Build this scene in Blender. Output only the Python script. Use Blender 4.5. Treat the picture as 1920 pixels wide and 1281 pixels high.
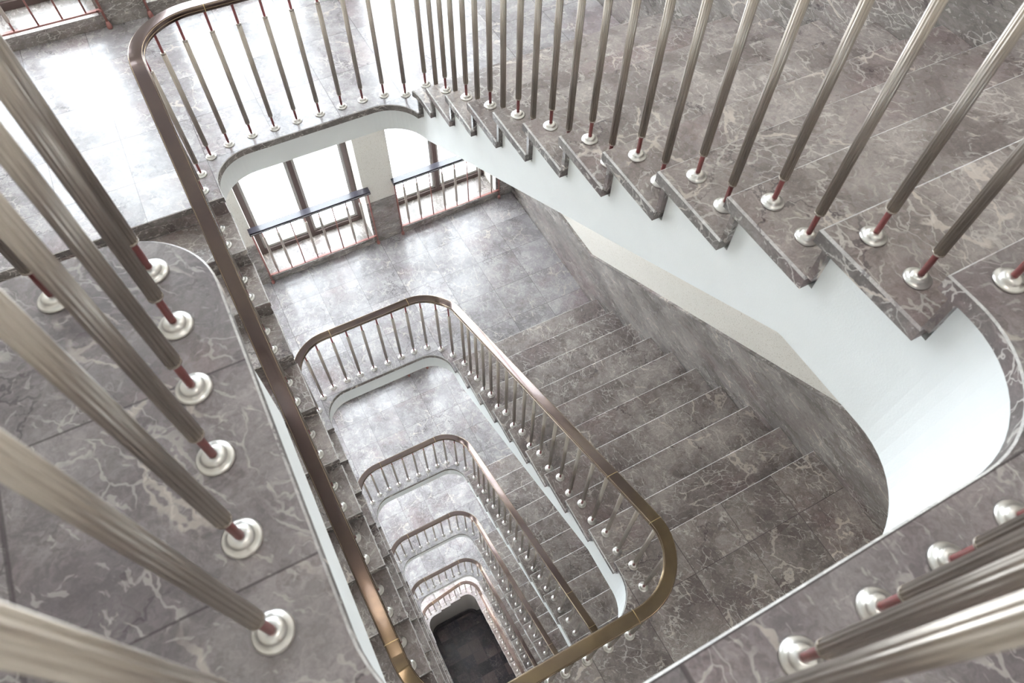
import bpy, bmesh, math, random
from mathutils import Vector, Matrix
random.seed(7)
D = bpy.data
for o in list(D.objects): D.objects.remove(o)
scene = bpy.context.scene
C = scene.collection

# ---------------------------------------------------------------- camera
cam_d = D.cameras.new('camera'); cam = D.objects.new('camera', cam_d); C.objects.link(cam)
cam_d.sensor_fit = 'HORIZONTAL'; cam_d.sensor_width = 36.0
cam_d.lens = 1298.95 / 1920 * 36.0
RT = Vector((0.88406, -0.46720, 0.01293))
DN = Vector((-0.38905, -0.75095, -0.53359))
FW = Vector((0.25901, 0.46670, -0.84564))
m = Matrix(((RT.x, -DN.x, -FW.x, 0.1147), (RT.y, -DN.y, -FW.y, -0.3495), (RT.z, -DN.z, -FW.z, 1.1235), (0, 0, 0, 1)))
cam.matrix_world = m
cam_d.clip_start = 0.02; cam_d.clip_end = 200
cam_d.dof.use_dof = True; cam_d.dof.focus_distance = 4.6; cam_d.dof.aperture_fstop = 5.6
scene.camera = cam
scene.view_settings.view_transform = 'Standard'
scene.view_settings.look = 'None'
scene.view_settings.gamma = 1.0
scene.view_settings.use_curve_mapping = False
scene.view_settings.exposure = 0.42

# ---------------------------------------------------------------- world: bright overcast sky
world = D.worlds.new('world'); scene.world = world; world.use_nodes = True
wn = world.node_tree; wn.nodes.clear()
wo = wn.nodes.new('ShaderNodeOutputWorld'); wb = wn.nodes.new('ShaderNodeBackground')
wb.inputs['Color'].default_value = (0.93, 0.96, 1.0, 1); wb.inputs['Strength'].default_value = 10.5
wn.links.new(wb.outputs[0], wo.inputs[0])

# ---------------------------------------------------------------- helpers
def link(o): C.objects.link(o); return o
def P(x, y, z): return Vector((x, -y, z))      # y is measured away from the windows
def mesh_obj(name, bm, mats, parent=None, smooth=False, recalc=True):
    if recalc: bmesh.ops.recalc_face_normals(bm, faces=bm.faces)
    me = D.meshes.new(name); bm.to_mesh(me); bm.free()
    for mm in (mats if isinstance(mats, (list, tuple)) else [mats]): me.materials.append(mm)
    if smooth:
        for p in me.polygons: p.use_smooth = True
    o = D.objects.new(name, me); link(o)
    if parent: o.parent = parent
    return o
def empty(name, loc=(0, 0, 0)):
    o = D.objects.new(name, None); link(o); o.location = loc; o.empty_display_size = 0.1
    return o
def tag(o, label=None, cat=None, group=None, kind=None):
    if label: o['label'] = label
    if cat: o['category'] = cat
    if group: o['group'] = group
    if kind: o['kind'] = kind
    return o
def adopt(child, parent):
    child.parent = parent
    child.matrix_parent_inverse = Matrix.Translation(-Vector(parent.location))
def prism(bm, pts, z0, z1, mi=0):
    """vertical prism over a plan outline (list of x,y)"""
    a = [bm.verts.new(P(x, y, z0)) for x, y in pts]; b = [bm.verts.new(P(x, y, z1)) for x, y in pts]
    fs = [bm.faces.new(a), bm.faces.new(b)]
    n = len(pts)
    for i in range(n):
        j = (i + 1) % n; fs.append(bm.faces.new((a[i], a[j], b[j], b[i])))
    for f in fs: f.material_index = mi
    return fs
def box(bm, x0, x1, y0, y1, z0, z1, mi=0):
    return prism(bm, [(x0, y0), (x1, y0), (x1, y1), (x0, y1)], z0, z1, mi)
def side_prism(bm, yz, x0, x1, mi=0):
    """prism over an outline in the y-z plane, extruded along x"""
    a = [bm.verts.new(P(x0, y, z)) for y, z in yz]; b = [bm.verts.new(P(x1, y, z)) for y, z in yz]
    fs = [bm.faces.new(a), bm.faces.new(b)]; n = len(yz)
    for i in range(n):
        j = (i + 1) % n; fs.append(bm.faces.new((a[i], a[j], b[j], b[i])))
    for f in fs: f.material_index = mi
def lathe(bm, prof, seg=24, mi=0, z=0.0, flute=None):
    rings = []
    for r, h in prof:
        ring = []
        for i in range(seg):
            t = 2 * math.pi * i / seg; rr = r
            if flute: rr = r * (1 - flute[1] * (0.5 - 0.5 * math.cos(flute[0] * t)) ** 0.7)
            ring.append(bm.verts.new((rr * math.cos(t), rr * math.sin(t), z + h)))
        rings.append(ring)
    for a, b in zip(rings, rings[1:]):
        for i in range(seg):
            j = (i + 1) % seg; f = bm.faces.new((a[i], a[j], b[j], b[i])); f.material_index = mi; f.smooth = True
    for ring in (rings[0], rings[-1]):
        f = bm.faces.new(ring); f.material_index = mi

# ---------------------------------------------------------------- materials
def new_mat(name):
    mt = D.materials.new(name); mt.use_nodes = True; nt = mt.node_tree; nt.nodes.clear()
    out = nt.nodes.new('ShaderNodeOutputMaterial'); b = nt.nodes.new('ShaderNodeBsdfPrincipled')
    nt.links.new(b.outputs[0], out.inputs[0]); return mt, nt, b
class G:
    def __init__(s, nt): s.nt = nt; s.L = nt.links.new
    def n(s, t, **k):
        x = s.nt.nodes.new(t)
        for a, v in k.items(): setattr(x, a, v)
        return x
    def setin(s, sock, v):
        if hasattr(v, 'is_output') or isinstance(v, bpy.types.NodeSocket): s.L(v, sock)
        else: sock.default_value = v
    def math(s, op, a, b=0.0, c=0.0, clamp=False):
        x = s.n('ShaderNodeMath', operation=op, use_clamp=clamp); s.setin(x.inputs[0], a); s.setin(x.inputs[1], b); s.setin(x.inputs[2], c); return x.outputs[0]
    def vmath(s, op, a, b=None, scale=None):
        x = s.n('ShaderNodeVectorMath', operation=op); s.setin(x.inputs[0], a)
        if b is not None: s.setin(x.inputs[1], b)
        if scale is not None: s.setin(x.inputs[3], scale)
        return x.outputs[0]
    def noise(s, vec, scale, detail=4, rough=0.5, dist=0.0, col=False):
        x = s.n('ShaderNodeTexNoise'); s.setin(x.inputs['Vector'], vec); x.inputs['Scale'].default_value = scale
        x.inputs['Detail'].default_value = detail; x.inputs['Roughness'].default_value = rough; x.inputs['Distortion'].default_value = dist
        return x.outputs[1] if col else x.outputs[0]
    def step(s, v, lo, hi, to0=0.0, to1=1.0):
        x = s.n('ShaderNodeMapRange', interpolation_type='SMOOTHSTEP'); s.setin(x.inputs[0], v)
        x.inputs[1].default_value = lo; x.inputs[2].default_value = hi; x.inputs[3].default_value = to0; x.inputs[4].default_value = to1
        return x.outputs[0]
    def mix(s, f, a, b, mode='MIX'):
        x = s.n('ShaderNodeMix', data_type='RGBA', blend_type=mode); s.setin(x.inputs[0], f)
        for k, v in ((6, a), (7, b)):
            if isinstance(v, tuple): x.inputs[k].default_value = (v[0], v[1], v[2], 1)
            else: s.L(v, x.inputs[k])
        return x.outputs[2]

def marble(name, dark=(0.195, 0.160, 0.152), light=(0.41, 0.36, 0.338), vein=(0.62, 0.575, 0.54), rough=0.22, tiles=None, streak=None, vein_amt=1.0, tile_var=0.25, checker=0.0, jw=0.0, seed=0.0, spec=0.5):
    mt, nt, b = new_mat(name); g = G(nt)
    geo = g.n('ShaderNodeNewGeometry'); oi = g.n('ShaderNodeObjectInfo')
    pos = geo.outputs['Position']
    off = g.vmath('SCALE', (3.1, 7.7, 5.3), scale=g.math('MULTIPLY', oi.outputs['Random'], 9.0))
    p = g.vmath('ADD', pos, off)
    p = g.vmath('ADD', p, (seed, seed * 2, seed * .5))
    joint = None; tid = None
    if tiles:
        x0, y0, s = tiles[:3]; sx = tiles[3] if len(tiles) > 3 else s
        sep = g.n('ShaderNodeSeparateXYZ'); g.L(pos, sep.inputs[0])
        ux = g.math('DIVIDE', g.math('SUBTRACT', sep.outputs[0], x0), sx); uy = g.math('DIVIDE', g.math('SUBTRACT', sep.outputs[1], y0), s * 0.975)
        fx = g.math('FLOOR', ux); fy = g.math('FLOOR', uy)
        dx = g.math('PINGPONG', ux, 0.5); dy = g.math('PINGPONG', uy, 0.5)
        dm = g.math('MINIMUM', dx, dy)
        joint = g.step(dm, 0.003 + jw, 0.0075 + jw, 1.0, 0.0)
        cv = g.n('ShaderNodeCombineXYZ'); g.L(fx, cv.inputs[0]); g.L(fy, cv.inputs[1])
        wnz = g.n('ShaderNodeTexWhiteNoise', noise_dimensions='3D'); g.L(cv.outputs[0], wnz.inputs['Vector'])
        tid = wnz.outputs['Value']
        p = g.vmath('ADD', p, g.vmath('SCALE', wnz.outputs['Color'], scale=6.0))
    if streak:
        mp = g.n('ShaderNodeMapping'); mp.inputs['Rotation'].default_value = streak; mp.inputs['Scale'].default_value = (1.0, 0.6, 1.6)
        g.L(p, mp.inputs[0]); p = mp.outputs[0]
    w = g.vmath('SCALE', g.vmath('SUBTRACT', g.noise(p, 4.5, 5, 0.65, col=True), (0.5, 0.5, 0.5)), scale=0.32)
    q = g.vmath('ADD', p, w)
    base = g.step(g.noise(q, 3.2, 8, 0.62), 0.34, 0.68)
    col = g.mix(base, dark, light)
    col = g.mix(g.math('MULTIPLY', g.step(g.noise(p, 1.7, 4, 0.6), 0.5, 0.72), 0.55), col, (0.27, 0.195, 0.195))
    grain = g.step(g.noise(q, 38, 4, 0.7), 0.3, 0.75, 0.78, 1.22)
    gc = g.n('ShaderNodeCombineColor'); [g.L(grain, gc.inputs[i]) for i in range(3)]
    col = g.mix(1.0, col, gc.outputs[0], 'MULTIPLY')
    # dark hairline cracks
    vd = g.n('ShaderNodeTexVoronoi', feature='DISTANCE_TO_EDGE'); g.L(q, vd.inputs['Vector']); vd.inputs['Scale'].default_value = 2.3
    crk = g.math('MULTIPLY', g.step(vd.outputs['Distance'], 0.004, 0.014, 1, 0), g.step(g.noise(p, 2.1, 2), 0.5, 0.6))
    col = g.mix(g.math('MULTIPLY', crk, 0.6), col, (0.05, 0.035, 0.045))
    # white veins: short strokes of several widths that follow the bedding, turned slab by slab
    ang = g.math('MULTIPLY', oi.outputs['Random'], 2.2)
    if tid is not None: ang = g.math('ADD', ang, g.math('MULTIPLY', tid, 1.5))
    vr = g.n('ShaderNodeVectorRotate', rotation_type='Z_AXIS'); g.L(p, vr.inputs['Vector']); g.L(ang, vr.inputs['Angle'])
    pr_ = vr.outputs[0]
    if streak: pr_ = p
    w2 = g.vmath('SCALE', g.vmath('SUBTRACT', g.noise(pr_, 7, 4, 0.6, col=True), (0.5, 0.5, 0.5)), scale=0.11)
    pq = g.vmath('ADD', pr_, w2)
    def aniso(vec, sc):
        mm = g.n('ShaderNodeMapping'); mm.inputs['Scale'].default_value = sc; mm.inputs['Rotation'].default_value = (0.25, 0.2, 0.0); g.L(vec, mm.inputs[0]); return mm.outputs[0]
    def over(k, amt, c):
        return g.mix(g.math('MULTIPLY', k, amt * vein_amt, clamp=True), col, c)
    def veins(sc, wmax, msc, m0, m1):
        v = g.n('ShaderNodeTexVoronoi', feature='DISTANCE_TO_EDGE'); g.L(aniso(pq, sc), v.inputs['Vector']); v.inputs['Scale'].default_value = 1.0
        wd = g.step(g.noise(pr_, 14, 3, 0.7), 0.35, 0.7, 0.0, wmax)
        k = g.step(g.math('SUBTRACT', v.outputs['Distance'], wd), 0.0, wmax * 0.6 + 0.004, 1, 0)
        return g.math('MULTIPLY', k, g.step(g.noise(pr_, msc, 3, 0.6), m0, m1))
    # pale pink cloudy patches
    col = over(g.step(g.noise(pq, 5.2, 6, 0.68), 0.65, 0.70), 0.5, (0.52, 0.455, 0.43))
    # fine dashes in two directions
    col = over(g.step(g.noise(aniso(pq, (16, 70, 40)), 1.0, 2, 0.5), 0.63, 0.70), 0.65, vein)
    col = over(g.step(g.noise(aniso(pq, (60, 18, 40)), 1.0, 2, 0.5), 0.66, 0.72), 0.55, vein)
    col = over(veins((9, 19, 15), 0.04, 5.0, 0.47, 0.57), 0.75, vein)
    col = over(veins((3.2, 6.0, 5.0), 0.024, 3.2, 0.53, 0.60), 0.8, (vein[0] * 1.1, vein[1] * 1.05, vein[2]))
    if tid is not None:
        tv = g.step(tid, 0, 1, 1 - tile_var, 1 + tile_var); tc = g.n('ShaderNodeCombineColor'); [g.L(tv, tc.inputs[i]) for i in range(3)]
        col = g.mix(1.0, col, tc.outputs[0], 'MULTIPLY')
        if checker:
            col = g.mix(g.math('MULTIPLY', g.step(tid, 0.70, 0.72), checker), col, (0.16, 0.115, 0.11))
        col = g.mix(g.math('MULTIPLY', joint, 0.75), col, (0.06, 0.045, 0.05))
    g.L(col, b.inputs['Base Color'])
    rn = g.step(g.noise(p, 9, 3), 0.3, 0.7, rough * 0.8, rough * 1.25); g.L(rn, b.inputs['Roughness'])
    b.inputs['Specular IOR Level'].default_value = spec
    bump = g.n('ShaderNodeBump'); bump.inputs['Strength'].default_value = 0.06; bump.inputs['Distance'].default_value = 0.004
    g.L(g.noise(p, 5, 3), bump.inputs['Height']); g.L(bump.outputs[0], b.inputs['Normal'])
    return mt
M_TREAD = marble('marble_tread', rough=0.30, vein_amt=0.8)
M_EDGE = marble('marble_worn_lit_edge', dark=(0.48, 0.46, 0.45), light=(0.68, 0.66, 0.64), rough=0.3, vein_amt=0.3)  # pale bevels: worn edge, with the light it catches put into the colour
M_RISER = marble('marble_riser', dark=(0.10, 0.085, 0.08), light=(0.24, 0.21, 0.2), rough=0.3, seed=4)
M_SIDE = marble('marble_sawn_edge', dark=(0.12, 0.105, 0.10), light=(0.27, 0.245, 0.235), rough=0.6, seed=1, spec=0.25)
M_LAND = marble('marble_landing_tiles', dark=(0.25, 0.227, 0.235), light=(0.43, 0.405, 0.41), rough=0.25, tiles=(0.43, 3.37, 0.436), vein_amt=0.7, tile_var=0.08, seed=2, spec=0.6)
M_NEAR = marble('marble_near_floor', rough=0.25, tiles=(0.46, 0.065, 0.436), seed=6, tile_var=0.2)
M_TOP = marble('marble_gallery_floor', dark=(0.17, 0.145, 0.152), light=(0.33, 0.295, 0.295), rough=0.32, tiles=(-0.4435, 0.06, 0.4163, 0.86), seed=9, tile_var=0.1, vein_amt=0.6)
M_DADO = marble('marble_dado', dark=(0.20, 0.178, 0.165), light=(0.37, 0.335, 0.315), rough=0.28, streak=(0.7, 0.2, 0.3), seed=11)
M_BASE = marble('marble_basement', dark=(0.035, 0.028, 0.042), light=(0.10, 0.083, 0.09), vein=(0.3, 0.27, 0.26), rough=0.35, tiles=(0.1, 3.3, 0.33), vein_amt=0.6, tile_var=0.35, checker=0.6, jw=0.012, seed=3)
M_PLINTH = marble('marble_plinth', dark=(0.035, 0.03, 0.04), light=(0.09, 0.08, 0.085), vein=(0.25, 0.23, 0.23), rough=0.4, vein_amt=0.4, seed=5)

def plaster(name, colr, bscale=180, bstr=0.25, speck=None, rough=0.85):
    mt, nt, b = new_mat(name); g = G(nt); geo = g.n('ShaderNodeNewGeometry'); p = geo.outputs['Position']
    c = g.mix(g.step(g.noise(p, 6, 4), 0.3, 0.7), tuple(v * 0.975 for v in colr), colr)
    if speck: c = g.mix(g.step(g.noise(p, 150, 2, 0.6), 0.60, 0.68), c, speck)
    g.L(c, b.inputs['Base Color']); b.inputs['Roughness'].default_value = rough
    bump = g.n('ShaderNodeBump'); bump.inputs['Strength'].default_value = bstr; bump.inputs['Distance'].default_value = 0.003
    g.L(g.noise(p, bscale, 3, 0.6), bump.inputs['Height']); g.L(bump.outputs[0], b.inputs['Normal'])
    return mt
M_WHITE = plaster('white_plaster', (0.85, 0.865, 0.865))
M_CREAM = plaster('cream_roughcast', (0.78, 0.74, 0.68), 120, 0.4, (0.50, 0.44, 0.36))
M_GREY = plaster('grey_plaster', (0.36, 0.34, 0.325))

def metal(name, colr, rough, var=None, metallic=1.0, spread=(0.45, 0.65), scale=5.0, rvar=None, coat=0.0, worn=None):
    mt, nt, b = new_mat(name); g = G(nt); geo = g.n('ShaderNodeNewGeometry'); p = geo.outputs['Position']
    if var:
        f = g.step(g.noise(p, scale, 5, 0.6), *spread); cc = g.mix(f, colr, var)
        if worn:      # lacquer rubbed down to brass along the near bends, where hands turn the corner
            sp = g.n('ShaderNodeSeparateXYZ'); g.L(p, sp.inputs[0])
            cc = g.mix(g.math('MULTIPLY', g.step(sp.outputs[1], 0.95, 0.25), g.step(g.noise(p, 3.0, 4, 0.6), 0.3, 0.75, 0.35, 1.0)), cc, worn)
        g.L(cc, b.inputs['Base Color'])
    else: b.inputs['Base Color'].default_value = (*colr, 1)
    b.inputs['Metallic'].default_value = metallic
    if worn: g.L(g.step(g.noise(p, 9, 3), 0.3, 0.7, rough * 0.85, rough * 1.15), b.inputs['Roughness'])
    else: b.inputs['Roughness'].default_value = rough
    if coat: b.inputs['Coat Weight'].default_value = coat; b.inputs['Coat Roughness'].default_value = 0.06
    return mt
M_BRONZE = metal('bronze_handrail', (0.105, 0.074, 0.068), 0.21, (0.15, 0.108, 0.082), spread=(0.42, 0.8), scale=2.2, coat=0.35, worn=(0.25, 0.18, 0.10))
M_BRASS = metal('brass_joint', (0.50, 0.37, 0.2), 0.3, (0.38, 0.29, 0.18))
M_EDGEB = metal('worn_bronze_edge', (0.34, 0.26, 0.185), 0.25, (0.22, 0.17, 0.13))
M_ALU = metal('fluted_aluminium', (0.52, 0.47, 0.42), 0.33)
M_NICKEL = metal('nickel_flange', (0.72, 0.70, 0.67), 0.32)
M_RED = metal('red_painted_steel', (0.30, 0.075, 0.075), 0.42, (0.24, 0.06, 0.06), metallic=0.0)
M_ROSE = metal('faded_red_steel', (0.34, 0.15, 0.13), 0.4, (0.28, 0.11, 0.10), metallic=0.0)
M_BLACK = metal('dark_cap_rail', (0.045, 0.04, 0.055), 0.22, metallic=0.0, coat=0.5)
M_FRAME = metal('dark_window_frame', (0.09, 0.06, 0.055), 0.4, metallic=0.0)
M_PALE = metal('pale_window_sash', (0.42, 0.40, 0.38), 0.4, metallic=0.0)
def glass_mat():
    mt = D.materials.new('window_glass'); mt.use_nodes = True; nt = mt.node_tree; nt.nodes.clear(); g = G(nt)
    out = g.n('ShaderNodeOutputMaterial'); tr = g.n('ShaderNodeBsdfTransparent'); gl = g.n('ShaderNodeBsdfGlossy'); gl.inputs['Roughness'].default_value = 0.02
    tr.inputs[0].default_value = (0.96, 0.99, 1.0, 1); lw = g.n('ShaderNodeLayerWeight'); lw.inputs[0].default_value = 0.12
    mx = g.n('ShaderNodeMixShader'); g.L(lw.outputs['Facing'], mx.inputs[0]); g.L(tr.outputs[0], mx.inputs[1]); g.L(gl.outputs[0], mx.inputs[2]); g.L(mx.outputs[0], out.inputs[0])
    return mt
M_GLASS = glass_mat()

# ---------------------------------------------------------------- measured layout (metres)
XL, XR = 0.0, 1.334            # well edges
WL, WR = -1.715, 3.05          # wall faces
DEP = 0.30                     # tread depth
YW, YN = -3.365, -0.05         # well edge at the window side / at the near side
YWIN = -5.05                   # window wall face
YBACK = 1.9                    # near wall
TH = 0.045                     # marble thickness
W = [None, -1.923, -5.128, -8.285, -11.42, -14.44, -17.55]
N = [0.0, -3.526, -6.71, -9.85, -12.93, -15.99]
RC = 0.25
def arc(cx, cy, r, a0, a1, n=14):
    return [(cx + r * math.cos(a0 + (a1 - a0) * i / n), cy + r * math.sin(a0 + (a1 - a0) * i / n)) for i in range(n + 1)]
PI = math.pi
def inset_w(d=0.0, yw=YW, r=RC):
    """window-side end of the well from left to right, pushed d into the landing"""
    return arc(XL + r, yw + r, r + d, PI, 1.5 * PI) + arc(XR - r, yw + r, r + d, 1.5 * PI, 2 * PI)
def inset_n(d=0.0, yn=YN, r=RC):
    return arc(XR - r, yn - r, r + d, 0, 0.5 * PI) + arc(XL + r, yn - r, r + d, 0.5 * PI, PI)
def xedge_r(y, d=0.0, yw=YW, r=RC):
    cy = yw + r
    if y >= cy: return XR + d
    k = (r + d) ** 2 - (y - cy) ** 2
    return XR - r + math.sqrt(max(k, 0))
def mirror_x(x): return XL + XR - x

def bevel_top_edges(bm, amount, zmin, mat_index):
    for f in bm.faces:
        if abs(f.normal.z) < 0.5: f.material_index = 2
    es = [e for e in bm.edges if len(e.link_faces) == 2 and all(abs(v.co.z - zmin) < 1e-5 for v in e.verts)]
    r = bmesh.ops.bevel(bm, geom=es, offset=amount, segments=1, affect='EDGES', profile=0.5, clamp_overlap=True)
    for f in r['faces']: f.material_index = mat_index

# ---------------------------------------------------------------- landings
def landing_w(k, label):
    z = W[k]; n1 = (-3.21 if k == 1 else -3.08); ys = n1 + 0.03; yl = -3.02
    t = empty('stair_landing', P(0.66, -4.2, z)); tag(t, label, 'landing')
    def outline(d, yl=yl):
        ys = n1 + (0.05 if d else 0.03)
        pts = [p for p in inset_w(d) if p[1] <= (ys if p[0] > 0.6 else yl)]
        return [(WL, YWIN), (WL, yl), (XL - d, yl)] + pts + [(xedge_r(ys, d), ys), (WR, ys), (WR, YWIN)]
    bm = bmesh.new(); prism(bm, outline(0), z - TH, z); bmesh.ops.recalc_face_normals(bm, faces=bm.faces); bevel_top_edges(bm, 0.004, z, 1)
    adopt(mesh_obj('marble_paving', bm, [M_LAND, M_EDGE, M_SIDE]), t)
    bm = bmesh.new(); prism(bm, outline(0.03, -3.07), z - (0.225 if k == 1 else 0.273), z - TH)
    adopt(mesh_obj('white_fascia', bm, M_WHITE), t)
    return t
def landing_n(k, label):
    z = N[k]
    t = empty('stair_landing', P(0.66, 0.8, z)); tag(t, label, 'landing')
    def outline(d):
        pts = inset_n(d)
        ya = -0.38 + (0.05 if d else 0)
        return [(WR, ya), (XR + d, ya)] + [p for p in pts if p[0] < 0.6 or p[1] > ya]  + [(XL - d, -0.37 if d else -0.35), (WL, -0.37 if d else -0.35), (WL, YBACK - .005), (WR, YBACK - .005)]
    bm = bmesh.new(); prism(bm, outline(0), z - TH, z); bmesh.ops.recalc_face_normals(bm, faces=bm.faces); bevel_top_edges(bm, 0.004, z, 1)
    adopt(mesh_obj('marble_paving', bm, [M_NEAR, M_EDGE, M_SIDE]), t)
    bm = bmesh.new(); prism(bm, outline(0.03), z - 0.60, z - TH)
    adopt(mesh_obj('white_fascia', bm, M_WHITE), t)
    return t

# ---------------------------------------------------------------- flights
def flight_r(top, bot, nr, ytop, label):
    """right-hand flight: falls from the near landing towards the windows; nose nr is the landing above"""
    r = (top - bot) / nr
    t = empty('stair_flight', P(2.2, ytop - nr * DEP / 2, bot)); tag(t, label, 'staircase')
    nose = lambda k: (ytop - (nr - k) * DEP) if not (nr == 12 and k == 1) else -3.21
    for k in range(1, nr):
        z = bot + k * r; y0, y1 = nose(k), nose(k + 1) + 0.035
        ys = [y0 + (y1 - y0) * i / 8 for i in range(9)]
        pts = [(xedge_r(y), y) for y in ys]
        bm = bmesh.new(); prism(bm, pts + [(WR, y1), (WR, y0)], z - TH, z)
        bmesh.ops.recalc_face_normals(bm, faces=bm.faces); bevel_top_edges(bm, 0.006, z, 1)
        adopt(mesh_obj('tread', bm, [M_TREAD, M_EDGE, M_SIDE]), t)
    for k in range(1, nr + 1):
        z = bot + k * r; y0 = nose(k) + 0.03
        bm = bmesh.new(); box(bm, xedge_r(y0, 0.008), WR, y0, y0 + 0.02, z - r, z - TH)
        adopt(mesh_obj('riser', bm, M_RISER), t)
    # white plastered carriage with stepped top and raking soffit
    line = lambda y: top + (y - ytop) * r / DEP
    rows = []
    for k in range(1, nr):
        z = bot + k * r - TH; a, b = nose(k) + 0.05, nose(k + 1) + 0.03
        for i in range(7):
            y = a + (b - a) * i / 6; rows.append((y, z))
        rows.append((b + 0.02, z))
        if k == nr - 1: rows[-2:] = [(b, z), (b + 0.02, z)]
    bm = bmesh.new(); prev = None
    for y, zt in rows:
        xi = xedge_r(y, 0.03); zb = min(line(y) - 0.46, top - 0.60)
        cur = [bm.verts.new(P(xi, y, zt)), bm.verts.new(P(WR, y, zt)), bm.verts.new(P(WR, y, zb)), bm.verts.new(P(xi, y, zb))]
        if prev:
            for i in range(4):
                j = (i + 1) % 4; bm.faces.new((prev[i], prev[j], cur[j], cur[i]))
        else: bm.faces.new(cur)
        prev = cur
    bm.faces.new(prev)
    adopt(mesh_obj('white_carriage', bm, M_WHITE), t)
    return t
def flight_l(top, bot, nr, label):
    """left-hand flight: falls from the window landing towards the near side"""
    r = (top - bot) / nr; y00 = -3.02
    t = empty('stair_flight', P(-0.85, -1.6, bot)); tag(t, label, 'staircase')
    nose = lambda i: y00 + i * DEP
    for i in range(1, nr):
        z = top - i * r; y1, y0 = nose(i), nose(i - 1) - 0.035
        bm = bmesh.new(); box(bm, WL, XL, y0, y1, z - TH, z)
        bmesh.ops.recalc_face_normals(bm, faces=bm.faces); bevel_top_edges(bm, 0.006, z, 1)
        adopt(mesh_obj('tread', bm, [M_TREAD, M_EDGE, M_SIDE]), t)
    for i in range(0, nr):
        z = top - i * r; y1 = nose(i) - 0.03
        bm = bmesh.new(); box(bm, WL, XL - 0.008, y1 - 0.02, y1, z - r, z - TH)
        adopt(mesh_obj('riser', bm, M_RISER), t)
    line = lambda y: top - (y - y00) * r / DEP
    pts = []
    for i in range(1, nr):
        z = top - i * r - TH
        pts += [(nose(i - 1) - 0.03, z), (nose(i) - 0.05, z)]
    ya, yb = pts[0][0], pts[-1][0]
    pts[0] = (-3.07, pts[0][1]); ya = -3.07
    yk = y00 + (top - bot - 0.14) * DEP / r
    pts += [(yb, bot - 0.60), (yk, bot - 0.60), (ya, line(ya) - 0.46)]
    bm = bmesh.new(); side_prism(bm, pts, WL, XL - 0.03)
    adopt(mesh_obj('white_carriage', bm, M_WHITE), t)
    return t

ordinal = ['top', 'second', 'third', 'fourth', 'fifth', 'lowest']
for k in range(1, 6):
    landing_w(k, {1: 'uppermost pale marble landing in front of the windows, with white curved edge to the stairwell',
                  2: 'second pale marble landing down, in front of two tall bright windows',
                  3: 'third pale marble landing down, below the second ring of railing on the window side',
                  4: 'fourth pale marble landing down, narrow bright strip behind its small railing',
                  5: 'fifth pale marble landing down on the window side, small and deep in the well'}[k])
for k in range(1, 6):
    landing_n(k, {1: 'grey brown marble landing on the near side, right below the top floor edge',
                  2: 'near side marble landing two storeys down under the brass handrail bend',
                  3: 'near side marble landing three storeys down, mostly behind the brass handrail',
                  4: 'near side marble landing four storeys down, hidden behind the brass handrail',
                  5: 'near side marble landing at the bottom, hidden beside the dark basement floor'}[k])
flight_r(N[0], W[1], 12, 0.0, 'large top right flight of marble steps rising to the top floor, white curved side')
for k in range(1, 6):
    flight_r(N[k], W[k + 1], 10, -0.38, {1: 'second right flight of marble steps beside the marble dado, leading to the windowed landing',
        2: 'third right flight of marble steps, between the second and third handrails',
        3: 'fourth right flight of marble steps, narrow strip between the third and fourth handrails',
        4: 'fifth right flight of marble steps deep in the well, a thin strip',
        5: 'lowest right flight of marble steps, along the dark basement floor'}[k])
for k in range(1, 6):
    flight_l(W[k], N[k], 10, {1: 'top left flight of marble steps under the long dark bronze handrail',
        2: 'second left flight of marble steps, tips stepping out right of the dark handrail',
        3: 'third left flight of marble steps, small treads seen right of the second left flight',
        4: 'fourth left flight of marble steps, thin sliver left of the basement floor',
        5: 'lowest left flight of marble steps, sliver touching the dark basement floor'}[k])

# top floor: gallery on the left, near floor, one slab
def top_outline(d):
    r = 0.27; yn = 0.341
    cr = arc(XR - r, yn - r, r + d, 0, 0.5 * PI) + arc(XL + r, yn - r, r + d, 0.5 * PI, PI)
    rl = 0.2; far = -0.87
    cl = arc(XL - rl, far + rl, rl - d, 0, -0.5 * PI)
    ya = 0.05 if d else 0.0
    return [(WR, ya), (XR + d, ya)] + cr + cl + [(WL, far + d), (WL, YBACK - .005), (WR, YBACK - .005)]
t = empty('floor', P(0.6, 1.2, 0)); tag(t, kind='structure')
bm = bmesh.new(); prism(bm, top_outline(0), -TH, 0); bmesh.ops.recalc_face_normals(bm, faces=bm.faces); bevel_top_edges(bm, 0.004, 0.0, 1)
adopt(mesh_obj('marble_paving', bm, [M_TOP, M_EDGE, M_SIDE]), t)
bm = bmesh.new(); prism(bm, top_outline(0.03), -0.60, -TH); adopt(mesh_obj('white_fascia', bm, M_WHITE), t)

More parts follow.
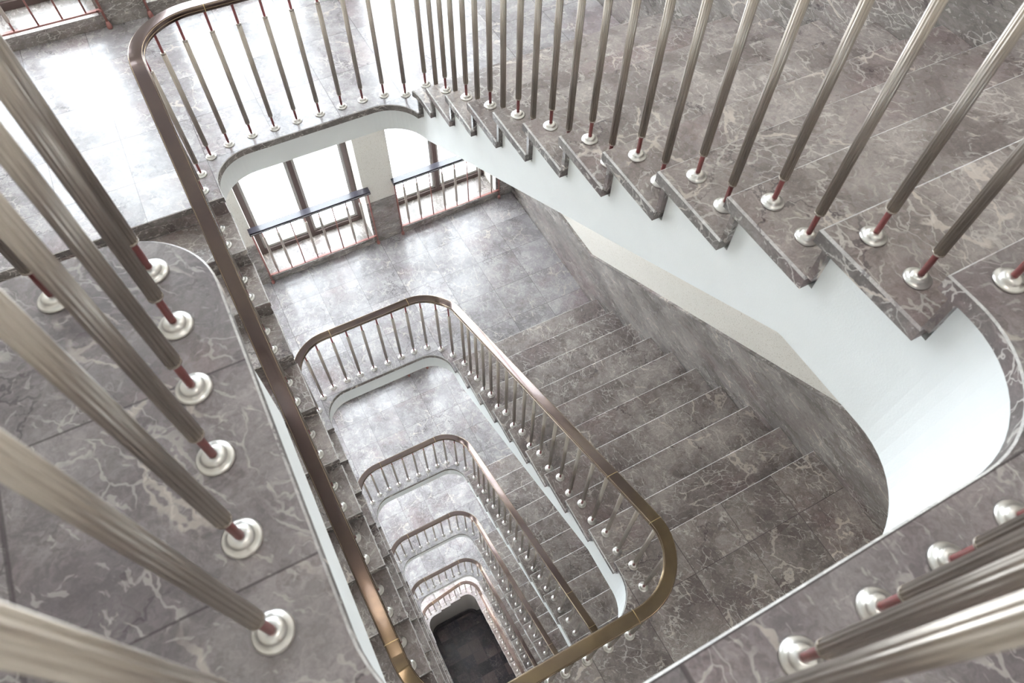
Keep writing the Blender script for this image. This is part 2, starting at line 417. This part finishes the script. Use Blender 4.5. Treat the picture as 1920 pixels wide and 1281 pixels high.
# lowest window-side landing with three steps, the wall under it and the basement
t = empty('stair_landing', P(0.66, -4.3, W[6])); tag(t, 'lowest pale landing on the window side, stepping down to the left above the grey wall', 'landing')
YB = -3.665; cuts = [WR, 1.0, 0.715, 0.435, WL]
full = inset_w(0.0, YB)
for i in range(4):
    x1, x0 = cuts[i], cuts[i + 1]; z = W[6] - 0.16 * i
    seg = [p for p in full if x0 < p[0] < x1]
    xa = x0 - (0.02 if i < 3 else 0); xa = x0
    if i == 0: pts = [(x0, YB)] + seg + [(xedge_r(-3.05, 0, YB), -3.05), (WR, -3.05), (WR, YWIN), (x0, YWIN)]
    elif i == 3: pts = [(WL, -3.05), (XL, -3.05)] + seg + [(x1, YB), (x1, YWIN), (WL, YWIN)]
    else: pts = [(x0, YB), (x1, YB), (x1, YWIN), (x0, YWIN)]
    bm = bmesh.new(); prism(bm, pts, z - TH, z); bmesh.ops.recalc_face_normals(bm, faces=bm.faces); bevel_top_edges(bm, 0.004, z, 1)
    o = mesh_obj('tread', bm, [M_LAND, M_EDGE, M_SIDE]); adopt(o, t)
    if i < 3:
        bm = bmesh.new(); box(bm, x0 + 0.02, x0 + 0.04, YWIN, YB + 0.0 - 0.01, z - 0.16, z - TH)
        adopt(mesh_obj('riser', bm, M_RISER), t)
def wall_curve(d):
    return [(WL, -1.0), (XL - d, -1.0)] + arc(XL + RC, YB + RC, RC + d, PI, 1.5 * PI) + arc(XR - RC, YB + RC, RC + d, 1.5 * PI, 1.85 * PI, 8)
g_out = wall_curve(0.04)
bm = bmesh.new(); prism(bm, g_out + [(WR, -3.35), (WR, YWIN), (WL, YWIN)], -20.3, W[6] - 0.48 - TH - 0.001)
o = mesh_obj('wall_basement', bm, M_GREY); tag(o, kind='structure')
bm = bmesh.new()
for i in range(3):
    x1, x0 = cuts[i], cuts[i + 1]; z = W[6] - 0.16 * i
    seg = [(x, y) for x, y in inset_w(0.04, YB) if x0 + .04 < x < x1 + (0.0 if i else 0)] 
    if i == 0: pts = [(x0 + .04, YB - .04)] + seg + [(xedge_r(-3.05, 0.04, YB), -3.05), (WR, -3.05), (WR, YWIN), (x0 + .04, YWIN)]
    else: pts = [(x0 + .04, YB - .04), (x1 + .04, YB - .04), (x1 + .04, YWIN), (x0 + .04, YWIN)]
    prism(bm, pts, W[6] - 0.48 - TH, z - TH)
adopt(mesh_obj('grey_fascia', bm, M_GREY), t)
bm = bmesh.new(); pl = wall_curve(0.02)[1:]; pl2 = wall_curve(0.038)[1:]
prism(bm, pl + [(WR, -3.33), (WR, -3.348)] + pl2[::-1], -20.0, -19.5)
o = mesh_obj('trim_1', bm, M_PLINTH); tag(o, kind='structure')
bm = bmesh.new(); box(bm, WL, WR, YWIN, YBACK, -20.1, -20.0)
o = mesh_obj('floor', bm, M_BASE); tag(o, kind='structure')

# ---------------------------------------------------------------- walls, ceiling
ZT, ZB = 3.3, -20.1
bm = bmesh.new(); box(bm, WR + 0.02, WR + 0.3, YWIN - 0.6, YBACK + .3, ZB, ZT); tag(mesh_obj('wall_right', bm, M_CREAM), kind='structure')
bm = bmesh.new(); box(bm, WL - 0.3, WL - 0.02, YWIN - 0.6, YBACK + .3, ZB, ZT); tag(mesh_obj('wall_left', bm, M_CREAM), kind='structure')
bm = bmesh.new(); box(bm, WL - 0.02, WR + 0.02, YBACK, YBACK + .3, ZB, ZT); tag(mesh_obj('wall_near', bm, M_CREAM), kind='structure')
# ceiling
bm = bmesh.new()
box(bm, WL - .02, WR + .02, YWIN - .45, YBACK, 3.1, 3.3)
tag(mesh_obj('ceiling', bm, M_WHITE), kind='structure')

# marble dado along the right wall, storey by storey
ti = 2
def dado(w, n, ytop, nr, y_end, zn_end=None):
    global ti
    r = (n - w) / nr; s = r / DEP; line = lambda y: n + (y - ytop) * s
    y_k = ytop + (w + 0.64 - 0.60 - n) / s; y_t = ytop + 0.04 / s
    top = [(YWIN, w + 0.64), (y_k, w + 0.64), (y_t, n + 0.64), (y_end, n + 0.64)]
    bot = [(y_end, n - 0.4), (ytop, n - 0.4), (ytop - nr * DEP + .05, w - 0.2), (YWIN, w - 0.2)]
    bm = bmesh.new(); side_prism(bm, top + bot, WR + 0.0005, WR + 0.0195)
    tag(mesh_obj('trim_%d' % ti, bm, M_DADO), kind='structure'); ti += 1
    capp = top + [(y, z + 0.018) for y, z in top[::-1]]
    bm = bmesh.new(); side_prism(bm, capp, WR - 0.006, WR + 0.0195)
    tag(mesh_obj('trim_%d' % ti, bm, M_DADO), kind='structure'); ti += 1
dado(W[1], N[0], 0.0, 12, YBACK)
for k in range(1, 6): dado(W[k + 1], N[k], -0.38, 10, YBACK)

# window wall: piers, spandrels, windows
BAYS = [(-1.55, -0.30), (0.03, 1.25), (1.60, 2.83)]
bm = bmesh.new(); bd = bmesh.new()
Y0, Y1 = YWIN - 0.45, YWIN
piers = [(WL - 0.02, -1.55), (-0.30, 0.03), (1.25, 1.60), (2.83, WR + 0.02)]
for a, b_ in piers: box(bm, a, b_, Y0, Y1, ZB, ZT)
rows = [W[0 + i] for i in range(1, 7)]
lev = [1.28] + rows
for a, b_ in BAYS:
    for i, z in enumerate(lev):
        lo = (lev[i + 1] + (2.55 if i + 1 > 0 else 0)) if i + 1 < len(lev) else ZB
        hi = z + 0.10 - 0.03
        box(bm, a, b_, Y0, Y1, lo, hi if i else z + 0.07)
tag(mesh_obj('wall_window', bm, M_CREAM), kind='structure')
for k in range(1, 6):
    for a, b_ in piers:
        a2 = max(a, WL + 0.001); b2 = min(b_, WR - 0.001)
        bm = bmesh.new(); box(bm, a2, b2, Y1 + 0.0005, Y1 + 0.012, W[k] + 0.0005, W[k] + 0.63)
        tag(mesh_obj('trim_%d' % ti, bm, M_DADO), kind='structure'); ti += 1

wi = 1
def window(a, b_, z, z2, detail):
    global wi
    t = empty('window_%d' % wi, P((a + b_) / 2, YWIN - 0.3, z)); tag(t, kind='structure'); wi += 1
    yo = YWIN - 0.36
    bm = bmesh.new(); box(bm, a + .001, b_ - .001, YWIN - 0.40, YWIN + 0.02, z + 0.07, z + 0.10); adopt(mesh_obj('window_sill', bm, M_DADO), t)
    bm = bmesh.new(); box(bm, a + .001, b_ - .001, YWIN + 0.0005, YWIN + 0.014, z + 0.0005, z + 0.0695); adopt(mesh_obj('sill_front', bm, M_DADO), t)
    zb = z + 0.10; f = 0.055; bm = bmesh.new()
    def ring(x0, x1, zz0, zz1, w, y0, y1, mi=0):
        box(bm, x0, x0 + w, y0, y1, zz0, zz1, mi); box(bm, x1 - w, x1, y0, y1, zz0, zz1, mi)
        box(bm, x0 + w, x1 - w, y0, y1, zz0, zz0 + w, mi); box(bm, x0 + w, x1 - w, y0, y1, zz1 - w, zz1, mi)
    ring(a, b_, zb, z2, f, yo - 0.03, yo + 0.04)
    mx = (a + b_) / 2
    box(bm, mx - 0.025, mx + 0.025, yo - 0.03, yo + 0.04, zb + f, z2 - f)
    adopt(mesh_obj('window_frame', bm, M_FRAME), t)
    for x0, x1 in ((a + f, mx - 0.025), (mx + 0.025, b_ - f)):
        bm = bmesh.new(); ring(x0, x1, zb + f, z2 - f, 0.03, yo - 0.025, yo + 0.01)
        o = mesh_obj('sash', bm, M_PALE); adopt(o, t)
        bm = bmesh.new(); box(bm, x0 + 0.03, x1 - 0.03, yo - 0.01, yo - 0.004, zb + f + .03, z2 - f - .03)
        g_ = mesh_obj('glass_pane', bm, M_GLASS); adopt(g_, o)
    if detail:
        bm = bmesh.new()
        for zz in (zb + 0.35, zb + 1.9):
            box(bm, a + f - 0.005, a + f + 0.012, yo + 0.04, yo + 0.055, zz, zz + 0.07); box(bm, a + f - 0.012, a + f + 0.02, yo + 0.055, yo + 0.063, zz + .02, zz + 0.05)
        adopt(mesh_obj('hinge', bm, M_ALU), t)
for i, z in enumerate(lev[:-1]):
    for a, b_ in BAYS:
        window(a, b_, z, (z + 2.55) if i else 3.05, i in (1, 2))

# ---------------------------------------------------------------- window railings
PAT = [1, 1, 0, 1, 1, 0, 1, 1]
def window_railing(a, b_, z, label, pat=PAT):
    t = empty('window_railing', P((a + b_) / 2, -5.0, z)); tag(t, label, 'railing')
    yr = YWIN + 0.035
    xa, xb = a - 0.03, b_ + 0.055
    # cap
    bm = bmesh.new(); side_prism(bm, [(yr - .04, z + .83), (yr + .04, z + .83), (yr + .045, z + .845), (yr + .04, z + .87), (yr - .04, z + .87), (yr - .045, z + .845)], xa, xb)
    c = mesh_obj('cap_rail', bm, M_BLACK); adopt(c, t)
    bm = bmesh.new(); box(bm, xa + .01, xb - .01, yr + .0455, yr + .048, z + .851, z + .855)
    o = mesh_obj('inlay', bm, M_NICKEL); adopt(o, c)
    x0, x1 = a + 0.0, b_ + 0.01
    bm = bmesh.new(); box(bm, x0, x1, yr - .012, yr + .012, z + .135, z + .147)
    adopt(mesh_obj('bottom_rail', bm, M_ROSE), t)
    for x in (a - 0.01, b_ + 0.03):
        bm = bmesh.new(); lathe(bm, [(0.009, 0.03), (0.009, 0.83)], 10)
        p = mesh_obj('post', bm, M_ROSE); p.location = P(x, yr, z) ; adopt(p, t)
        bm = bmesh.new(); lathe(bm, [(0.017, 0.0005), (0.02, 0.012), (0.018, 0.03), (0.010, 0.055)], 14)
        f = mesh_obj('foot', bm, M_ROSE); f.parent = p
        bm = bmesh.new(); s = 1 if x < (a + b_) / 2 else -1
        bx0, bx1 = sorted((0.0, s * 0.03)); box(bm, bx0 - .004, bx1 + .004, -.012, .012, .133, .149)
        f = mesh_obj('bracket', bm, M_ROSE); f.parent = p
    for i, s in enumerate(pat):
        x = x0 + 0.09 + i * (x1 - x0 - 0.17) / 7
        bm = bmesh.new(); lathe(bm, [(0.0065, 0.147), (0.0065, 0.83)], 10)
        p = mesh_obj('bar', bm, M_ROSE); p.location = P(x, yr, z); adopt(p, t)
        if s:
            bm = bmesh.new(); lathe(bm, [(0.011, 0.21), (0.014, 0.225), (0.014, 0.71), (0.011, 0.725)], 36, flute=(12, 0.1))
            f = mesh_obj('sleeve', bm, M_ALU); f.parent = p
LW = {1: 'on the uppermost landing', 2: 'on the second landing down', 3: 'on the third landing down'}
LB = {0: 'left', 1: 'middle', 2: 'right'}
for k in (1, 2, 3):
    for j, (a, b_) in enumerate(BAYS):
        if (k, j) in ((3, 0), (1, 2), (2, 0)): continue
        pat = [1, 1, 0, 1, 1, 0, 0, 0] if (k == 1 and j == 0) else PAT
        lab = {(1, 0): 'red barred window railing at the top left corner of the photo, before the bright window',
               (1, 1): 'window railing behind the top bend of the large handrail, its red foot showing',
               (1, 2): 'window railing of the right bay on the uppermost landing, above the frame',
               (2, 0): 'window railing of the left bay one storey down, behind the left stair flight',
               (2, 1): 'dark capped window railing with thin red bars, left one under the uppermost landing',
               (2, 2): 'dark capped window railing with thin red bars, right one, partly behind the white stair side',
               (3, 1): 'window railing far below, left bay above the third landing',
               (3, 2): 'window railing far below whose red foot shows under the curved white edge'}[(k, j)]
        window_railing(a, b_, W[k], lab, pat)

# ---------------------------------------------------------------- stair railings
UND = 0.853            # underside of the handrail above a post's foot on the flat
mesh_cache = {}
def me_from(bm, name, mats):
    bmesh.ops.recalc_face_normals(bm, faces=bm.faces)
    me = D.meshes.new(name); bm.to_mesh(me); bm.free()
    for q in mats: me.materials.append(q)
    return me
FL = [(0.0335, 0.0005), (0.0335, 0.004), (0.030, 0.0075), (0.0225, 0.0085), (0.0225, 0.0125), (0.0185, 0.018), (0.010, 0.0205)]
def add_sleeve(bm, h, top_gap, seg, mi=0):
    zt = h - top_gap
    lathe(bm, [(0.0105, 0.094), (0.0142, 0.095), (0.0145, 0.10)], seg, mi)
    lathe(bm, [(0.0142, 0.0995), (0.0142, zt - 0.01)], seg, mi, flute=(12, 0.16))
    lathe(bm, [(0.0145, zt - 0.0105), (0.0145, zt - 0.004), (0.0105, zt)], seg, mi)
def baluster(parent, x, y, z, h, gap, lod):
    hk = round(h, 2); key = (hk, gap, lod)
    if key not in mesh_cache:
        if lod == 0:
            a = bmesh.new(); lathe(a, [(0.0075, 0.015), (0.0075, hk + 0.012)], 12)
            b = bmesh.new(); add_sleeve(b, hk, gap, 72)
            c = bmesh.new(); lathe(c, FL, 40)
            mesh_cache[key] = (me_from(a, 'baluster', [M_RED]), me_from(b, 'sleeve', [M_ALU]), me_from(c, 'base_flange', [M_NICKEL]))
        else:
            a = bmesh.new(); lathe(a, [(0.0075, 0.015), (0.0075, hk + 0.012)], 6, 0)
            lathe(a, [(0.0142, 0.095), (0.0142, hk - gap)], 12, 1); lathe(a, [FL[0], FL[1], FL[3], FL[5], FL[6]], 14, 2)
            mesh_cache[key] = (me_from(a, 'baluster', [M_RED, M_ALU, M_NICKEL]),)
    ms = mesh_cache[key]
    o = D.objects.new('baluster', ms[0]); link(o); o.parent = parent; o.location = P(x, y, z) - parent.location
    o.rotation_euler.z = random.uniform(0, 0.5)
    if lod == 0:
        for nm, me in (('sleeve', ms[1]), ('base_flange', ms[2])):
            s = D.objects.new(nm, me); link(s); s.parent = o
PROF = [(-0.027, 0.0), (0.027, 0.0), (0.028, 0.008), (0.037, 0.011), (0.037, 0.019), (0.0345, 0.021), (0.0345, 0.025), (0.038, 0.027), (0.038, 0.034), (0.0345, 0.040), (0.032, 0.0405), (0.030, 0.044), (0.0, 0.0455),
        (-0.030, 0.044), (-0.032, 0.0405), (-0.0345, 0.040), (-0.038, 0.034), (-0.038, 0.027), (-0.0345, 0.025), (-0.0345, 0.021), (-0.037, 0.019), (-0.037, 0.011), (-0.028, 0.008)]
def sweep(bm, path, prof=PROF, grow=0.0, caps=True, brass=True):
    n = len(path); rings = []
    for i, (x, y, z) in enumerate(path):
        a = path[max(i - 1, 0)]; b = path[min(i + 1, n - 1)]
        t = Vector((b[0] - a[0], b[1] - a[1])); t.normalize(); nx, ny = t.y, -t.x
        ring = []
        for u, v in prof:
            u2 = u * (1 + grow); v2 = v + (grow * 0.02 if v > 0.02 else -grow * 0.02)
            ring.append(bm.verts.new(P(x + nx * u2, y + ny * u2, z + v2)))
        rings.append(ring)
    m_ = len(prof)
    for A, B in zip(rings, rings[1:]):
        for i in range(m_):
            j = (i + 1) % m_; f = bm.faces.new((A[i], A[j], B[j], B[i])); f.smooth = True
            if brass and i in (4, 6, 9, 14, 17, 19): f.material_index = 1
            e = bm.edges.get((A[i], B[i]))
            if i not in (12,): e.smooth = False
    bm.faces.new(rings[0]); bm.faces.new(rings[-1])
OFF = 0.098
def line_r(y, top, bot, nr, ytop):
    s = (top - bot) / nr / DEP
    z = top + (y - ytop) * s + UND - 0.043
    return min(top + UND, max(bot + UND, z))
def line_l(y, top, bot, nr=10):
    s = (top - bot) / nr / DEP
    z = top - (y + 3.02) * s + UND - 0.043
    return min(top + UND, max(bot + UND, z))
def smooth_z(path, it=6):
    zs = [p[2] for p in path]
    for _ in range(it): zs = [zs[0]] + [(zs[i - 1] + 2 * zs[i] + zs[i + 1]) / 4 for i in range(1, len(zs) - 1)] + [zs[-1]]
    return [(p[0], p[1], z) for p, z in zip(path, zs)]
def dens(path, step=0.03):
    out = [path[0]]
    for a, b in zip(path, path[1:]):
        L = math.dist(a, b); n = max(1, int(L / step))
        for i in range(1, n + 1): out.append((a[0] + (b[0] - a[0]) * i / n, a[1] + (b[1] - a[1]) * i / n))
    return out
LABR = {1: 'top stair railing, long dark bronze handrail with fluted posts, nearest and largest in the photo',
        2: 'second stair railing down, its handrail sweeping from the windowed landing to a brass bend',
        3: 'third stair railing down, smaller loop inside the second one',
        4: 'fourth stair railing down, small loop deep in the stairwell',
        5: 'fifth stair railing down, just above the lowest brown loop',
        6: 'lowest stair railing, thin reddish brown handrail stepping above the dark basement floor'}
def railing(k):
    lod = 0 if k <= 3 else 1
    top, w = N[k - 1], W[k]; n = N[k] if k < 6 else None
    ytop, nr = (0.0, 12) if k == 1 else (-0.38, 10)
    yw = YW if k < 6 else YB
    t = empty('stair_railing', P(1.4, ytop, top)); tag(t, LABR[k], 'railing', 'stair railings circling the well')
    # plan path of the rail, from the top end round to the bottom end
    ro = RC + OFF
    if k == 1:
        start = [(WL + 0.02, -0.778), (-0.22, -0.778)] + arc(-0.22, -0.778 + 0.10, 0.10, -0.5 * PI, 0)[1:] + [(-0.128, 0.05)] \
            + arc(XL + 0.27, 0.071, 0.398, PI, 0.5 * PI) + [(XR - 0.27 + 0.368 * math.cos(a), 0.071 + 0.398 * math.sin(a)) for a in [0.5 * PI * (1 - i / 14) for i in range(15)]]
    else:
        start = [(0.667, YN + OFF)] + arc(XR - RC, YN - RC, ro, 0.5 * PI, 0)
    win = arc(XR - RC, yw + RC, ro, 0, -0.5 * PI) + arc(XL + RC, yw + RC, ro, -0.5 * PI, -PI)
    path2 = dens(start + win)
    pth = []
    phase = 0
    for x, y in path2:
        if x > 0.66 or (k == 1 and y > -1.0): z = line_r(y, top, w, nr, ytop) if not (k == 1 and y > -0.9 and x < 0.667) else top + UND
        elif k == 6: z = w + UND
        else: z = w + UND
        pth.append([x, y, z])
    if n is not None:
        left = dens([(XL - OFF, yw + RC), (XL - OFF, YN - RC)] + arc(XL + RC, YN - RC, ro, PI, 0.5 * PI) + [(0.667, YN + OFF)])[1:]
        for x, y in left: pth.append([x, y, line_l(y, w, n) if y < -0.05 else n + UND])
    else:
        for p_ in pth:
            if p_[1] < -3.5: p_[2] = w + UND - max(0, min(0.52, (1.05 - p_[0]) / 0.28 * 0.16))
            if p_[0] < 0.2 : p_[2] = w + UND - 0.5
        for x, y in dens([(XL - OFF, yw + RC), (XL - OFF, -1.0)])[1:]: pth.append([x, y, w + UND - 0.5 - (y + 3.4) * 0.53])
    pth = smooth_z([tuple(p_) for p_ in pth])
    bm = bmesh.new(); sweep(bm, pth)
    h = mesh_obj('handrail', bm, [M_BRONZE, M_EDGEB]); adopt(h, t)
    # brass joints where the handrail lengths meet
    for tx, ty in ((XR - RC, yw - OFF), (XL + RC + .05, yw - OFF), (XR + OFF, yw + RC + .05), (XR + OFF, (0.0 if k == 1 else YN - RC - .02)), (XR - RC - .03, YN + OFF), (XL - OFF, YN - RC - 0.1), (XR + OFF, YN - RC - .42)):
        best = min(range(2, len(pth) - 2), key=lambda i: (pth[i][0] - tx) ** 2 + (pth[i][1] - ty) ** 2)
        a, b = Vector(pth[best]), Vector(pth[best + 1]); d = (b - a).normalized() * 0.0022
        bm = bmesh.new(); sweep(bm, [tuple(a - d), tuple(a + d)], grow=0.025, brass=False)
        s = mesh_obj('brass_joint', bm, M_BRASS); adopt(s, h)
    # balusters
    if k == 1:
        for x, y in [(1.433, 0.069), (1.405, 0.215), (1.325, 0.335), (1.19, 0.408), (1.038, 0.424), (0.885, 0.424), (0.732, 0.424), (0.579, 0.424), (0.43, 0.424), (0.28, 0.424), (0.13, 0.405), (0.0, 0.325), (-0.078, 0.18),
                     (-0.103, 0.023), (-0.104, -0.137), (-0.105, -0.294), (-0.104, -0.446), (-0.1, -0.599), (-0.112, -0.752)] + [(-0.295 - 0.155 * i, -0.77) for i in range(9)]:
            baluster(t, x, y, 0.0, UND, 0.05, lod)
    else:
        z = top
        for x, y in [(1.415, -0.155), (1.308, -0.033), (1.176, 0.048), (1.02, 0.048), (0.864, 0.048), (0.71, 0.048)]:
            baluster(t, x, y, z, UND, 0.05, lod)
        baluster(t, XR + OFF, -0.30, z, UND, 0.05, lod)
    r = (top - w) / nr
    if n is not None or True:
        for j in range(1, nr):
            z = w + j * r
            for q, gap in ((0.08, 0.045), (0.225, 0.045)):
                y = ytop - (nr - j) * DEP + q; cy = yw + RC
                x = XR + OFF if y >= cy else XR - RC + math.sqrt(max(ro * ro - (y - cy) ** 2, 0))
                hh = line_r(y, top, w, nr, ytop) - z
                baluster(t, x, y, z, hh, gap, lod)
    wl = [(-0.094, -3.118), (-0.068, -3.262), (0.025, -3.387), (0.154, -3.447), (0.306, -3.463), (0.453, -3.463), (0.602, -3.463), (0.755, -3.463), (0.908, -3.463), (1.053, -3.463), (1.197, -3.446)]
    wl += [(1.327, -3.385)] if k == 1 else [(1.32, -3.36), (1.40, -3.235)]
    if k < 6:
        for x, y in wl: baluster(t, x, y, w, UND, 0.118, lod)
        r = (w - n) / 10
        for i in range(1, 10):
            z = w - i * r
            for q in (0.08, 0.225):
                y = -3.02 + DEP * i - q
                baluster(t, XL - OFF, y, z, line_l(y, w, n) - z, 0.045, lod)
        for x, y in [(-0.098, -0.245), (-0.06, -0.11), (0.045, -0.02), (0.16, 0.036), (0.31, 0.048), (0.46, 0.048), (0.6, 0.048)]:
            baluster(t, x, y, n, line_l(y, w, n) - n, 0.05, lod)
    else:
        for x, y in wl:
            y2 = y - 0.3; lv = 0 if x > 1.0 else 1 if x > 0.715 else 2 if x > 0.435 else 3
            best = min(pth, key=lambda p_: (p_[0] - x) ** 2 + (p_[1] - y2) ** 2)
            z = w - 0.16 * lv; baluster(t, x, y2, z, best[2] - z, 0.06, lod)
for k in range(1, 7): railing(k)

# ---------------------------------------------------------------- unseen lamps, added on ceiling and soffits to brighten the interior
def opal(name, st):
    mt = D.materials.new(name); mt.use_nodes = True; _b = mt.node_tree.nodes['Principled BSDF']; _b.inputs['Base Color'].default_value = (0.9, 0.88, 0.84, 1)
    _b.inputs['Emission Color'].default_value = (1.0, 0.93, 0.87, 1); _b.inputs['Emission Strength'].default_value = st; return mt
M_FILL = opal('fill_lamp_glass', 13.0); M_FILL_DIM = opal('fill_lamp_glass_dim', 5.0)
def fill_light(x, y, z, label):
    t = empty('fill_light', P(x, y, z)); tag(t, label, 'fill light', 'added round opal fill lights')
    bm = bmesh.new(); lathe(bm, [(0.24, -0.0005), (0.245, -0.03), (0.235, -0.035)], 40); o = mesh_obj('fill_lamp_base', bm, M_NICKEL, recalc=True); o.parent = t
    bm = bmesh.new(); lathe(bm, [(0.23, -0.036), (0.225, -0.06), (0.18, -0.085), (0.09, -0.1), (0.01, -0.103)], 40); o = mesh_obj('fill_lamp_shade', bm, M_FILL if z > 1 else M_FILL_DIM); o.parent = t
fill_light(0.7, 0.9, 3.1, 'unseen round opal fill light above the top floor beside the well')  # overhead lamp inferred from warm glints on the post bases; also fill
fill_light(2.2, -1.6, 3.1, 'added round opal fill light above the right flight of steps')
for i, z in enumerate([N[0]] + N[1:5]):
    for x in (-0.2, 2.0):
        fill_light(x, 1.0, z - 0.60, 'added round opal fill light under the %s near landing, %s side' % (['top floor', 'first', 'second', 'third', 'fourth'][i], 'left' if x < 0 else 'right'))
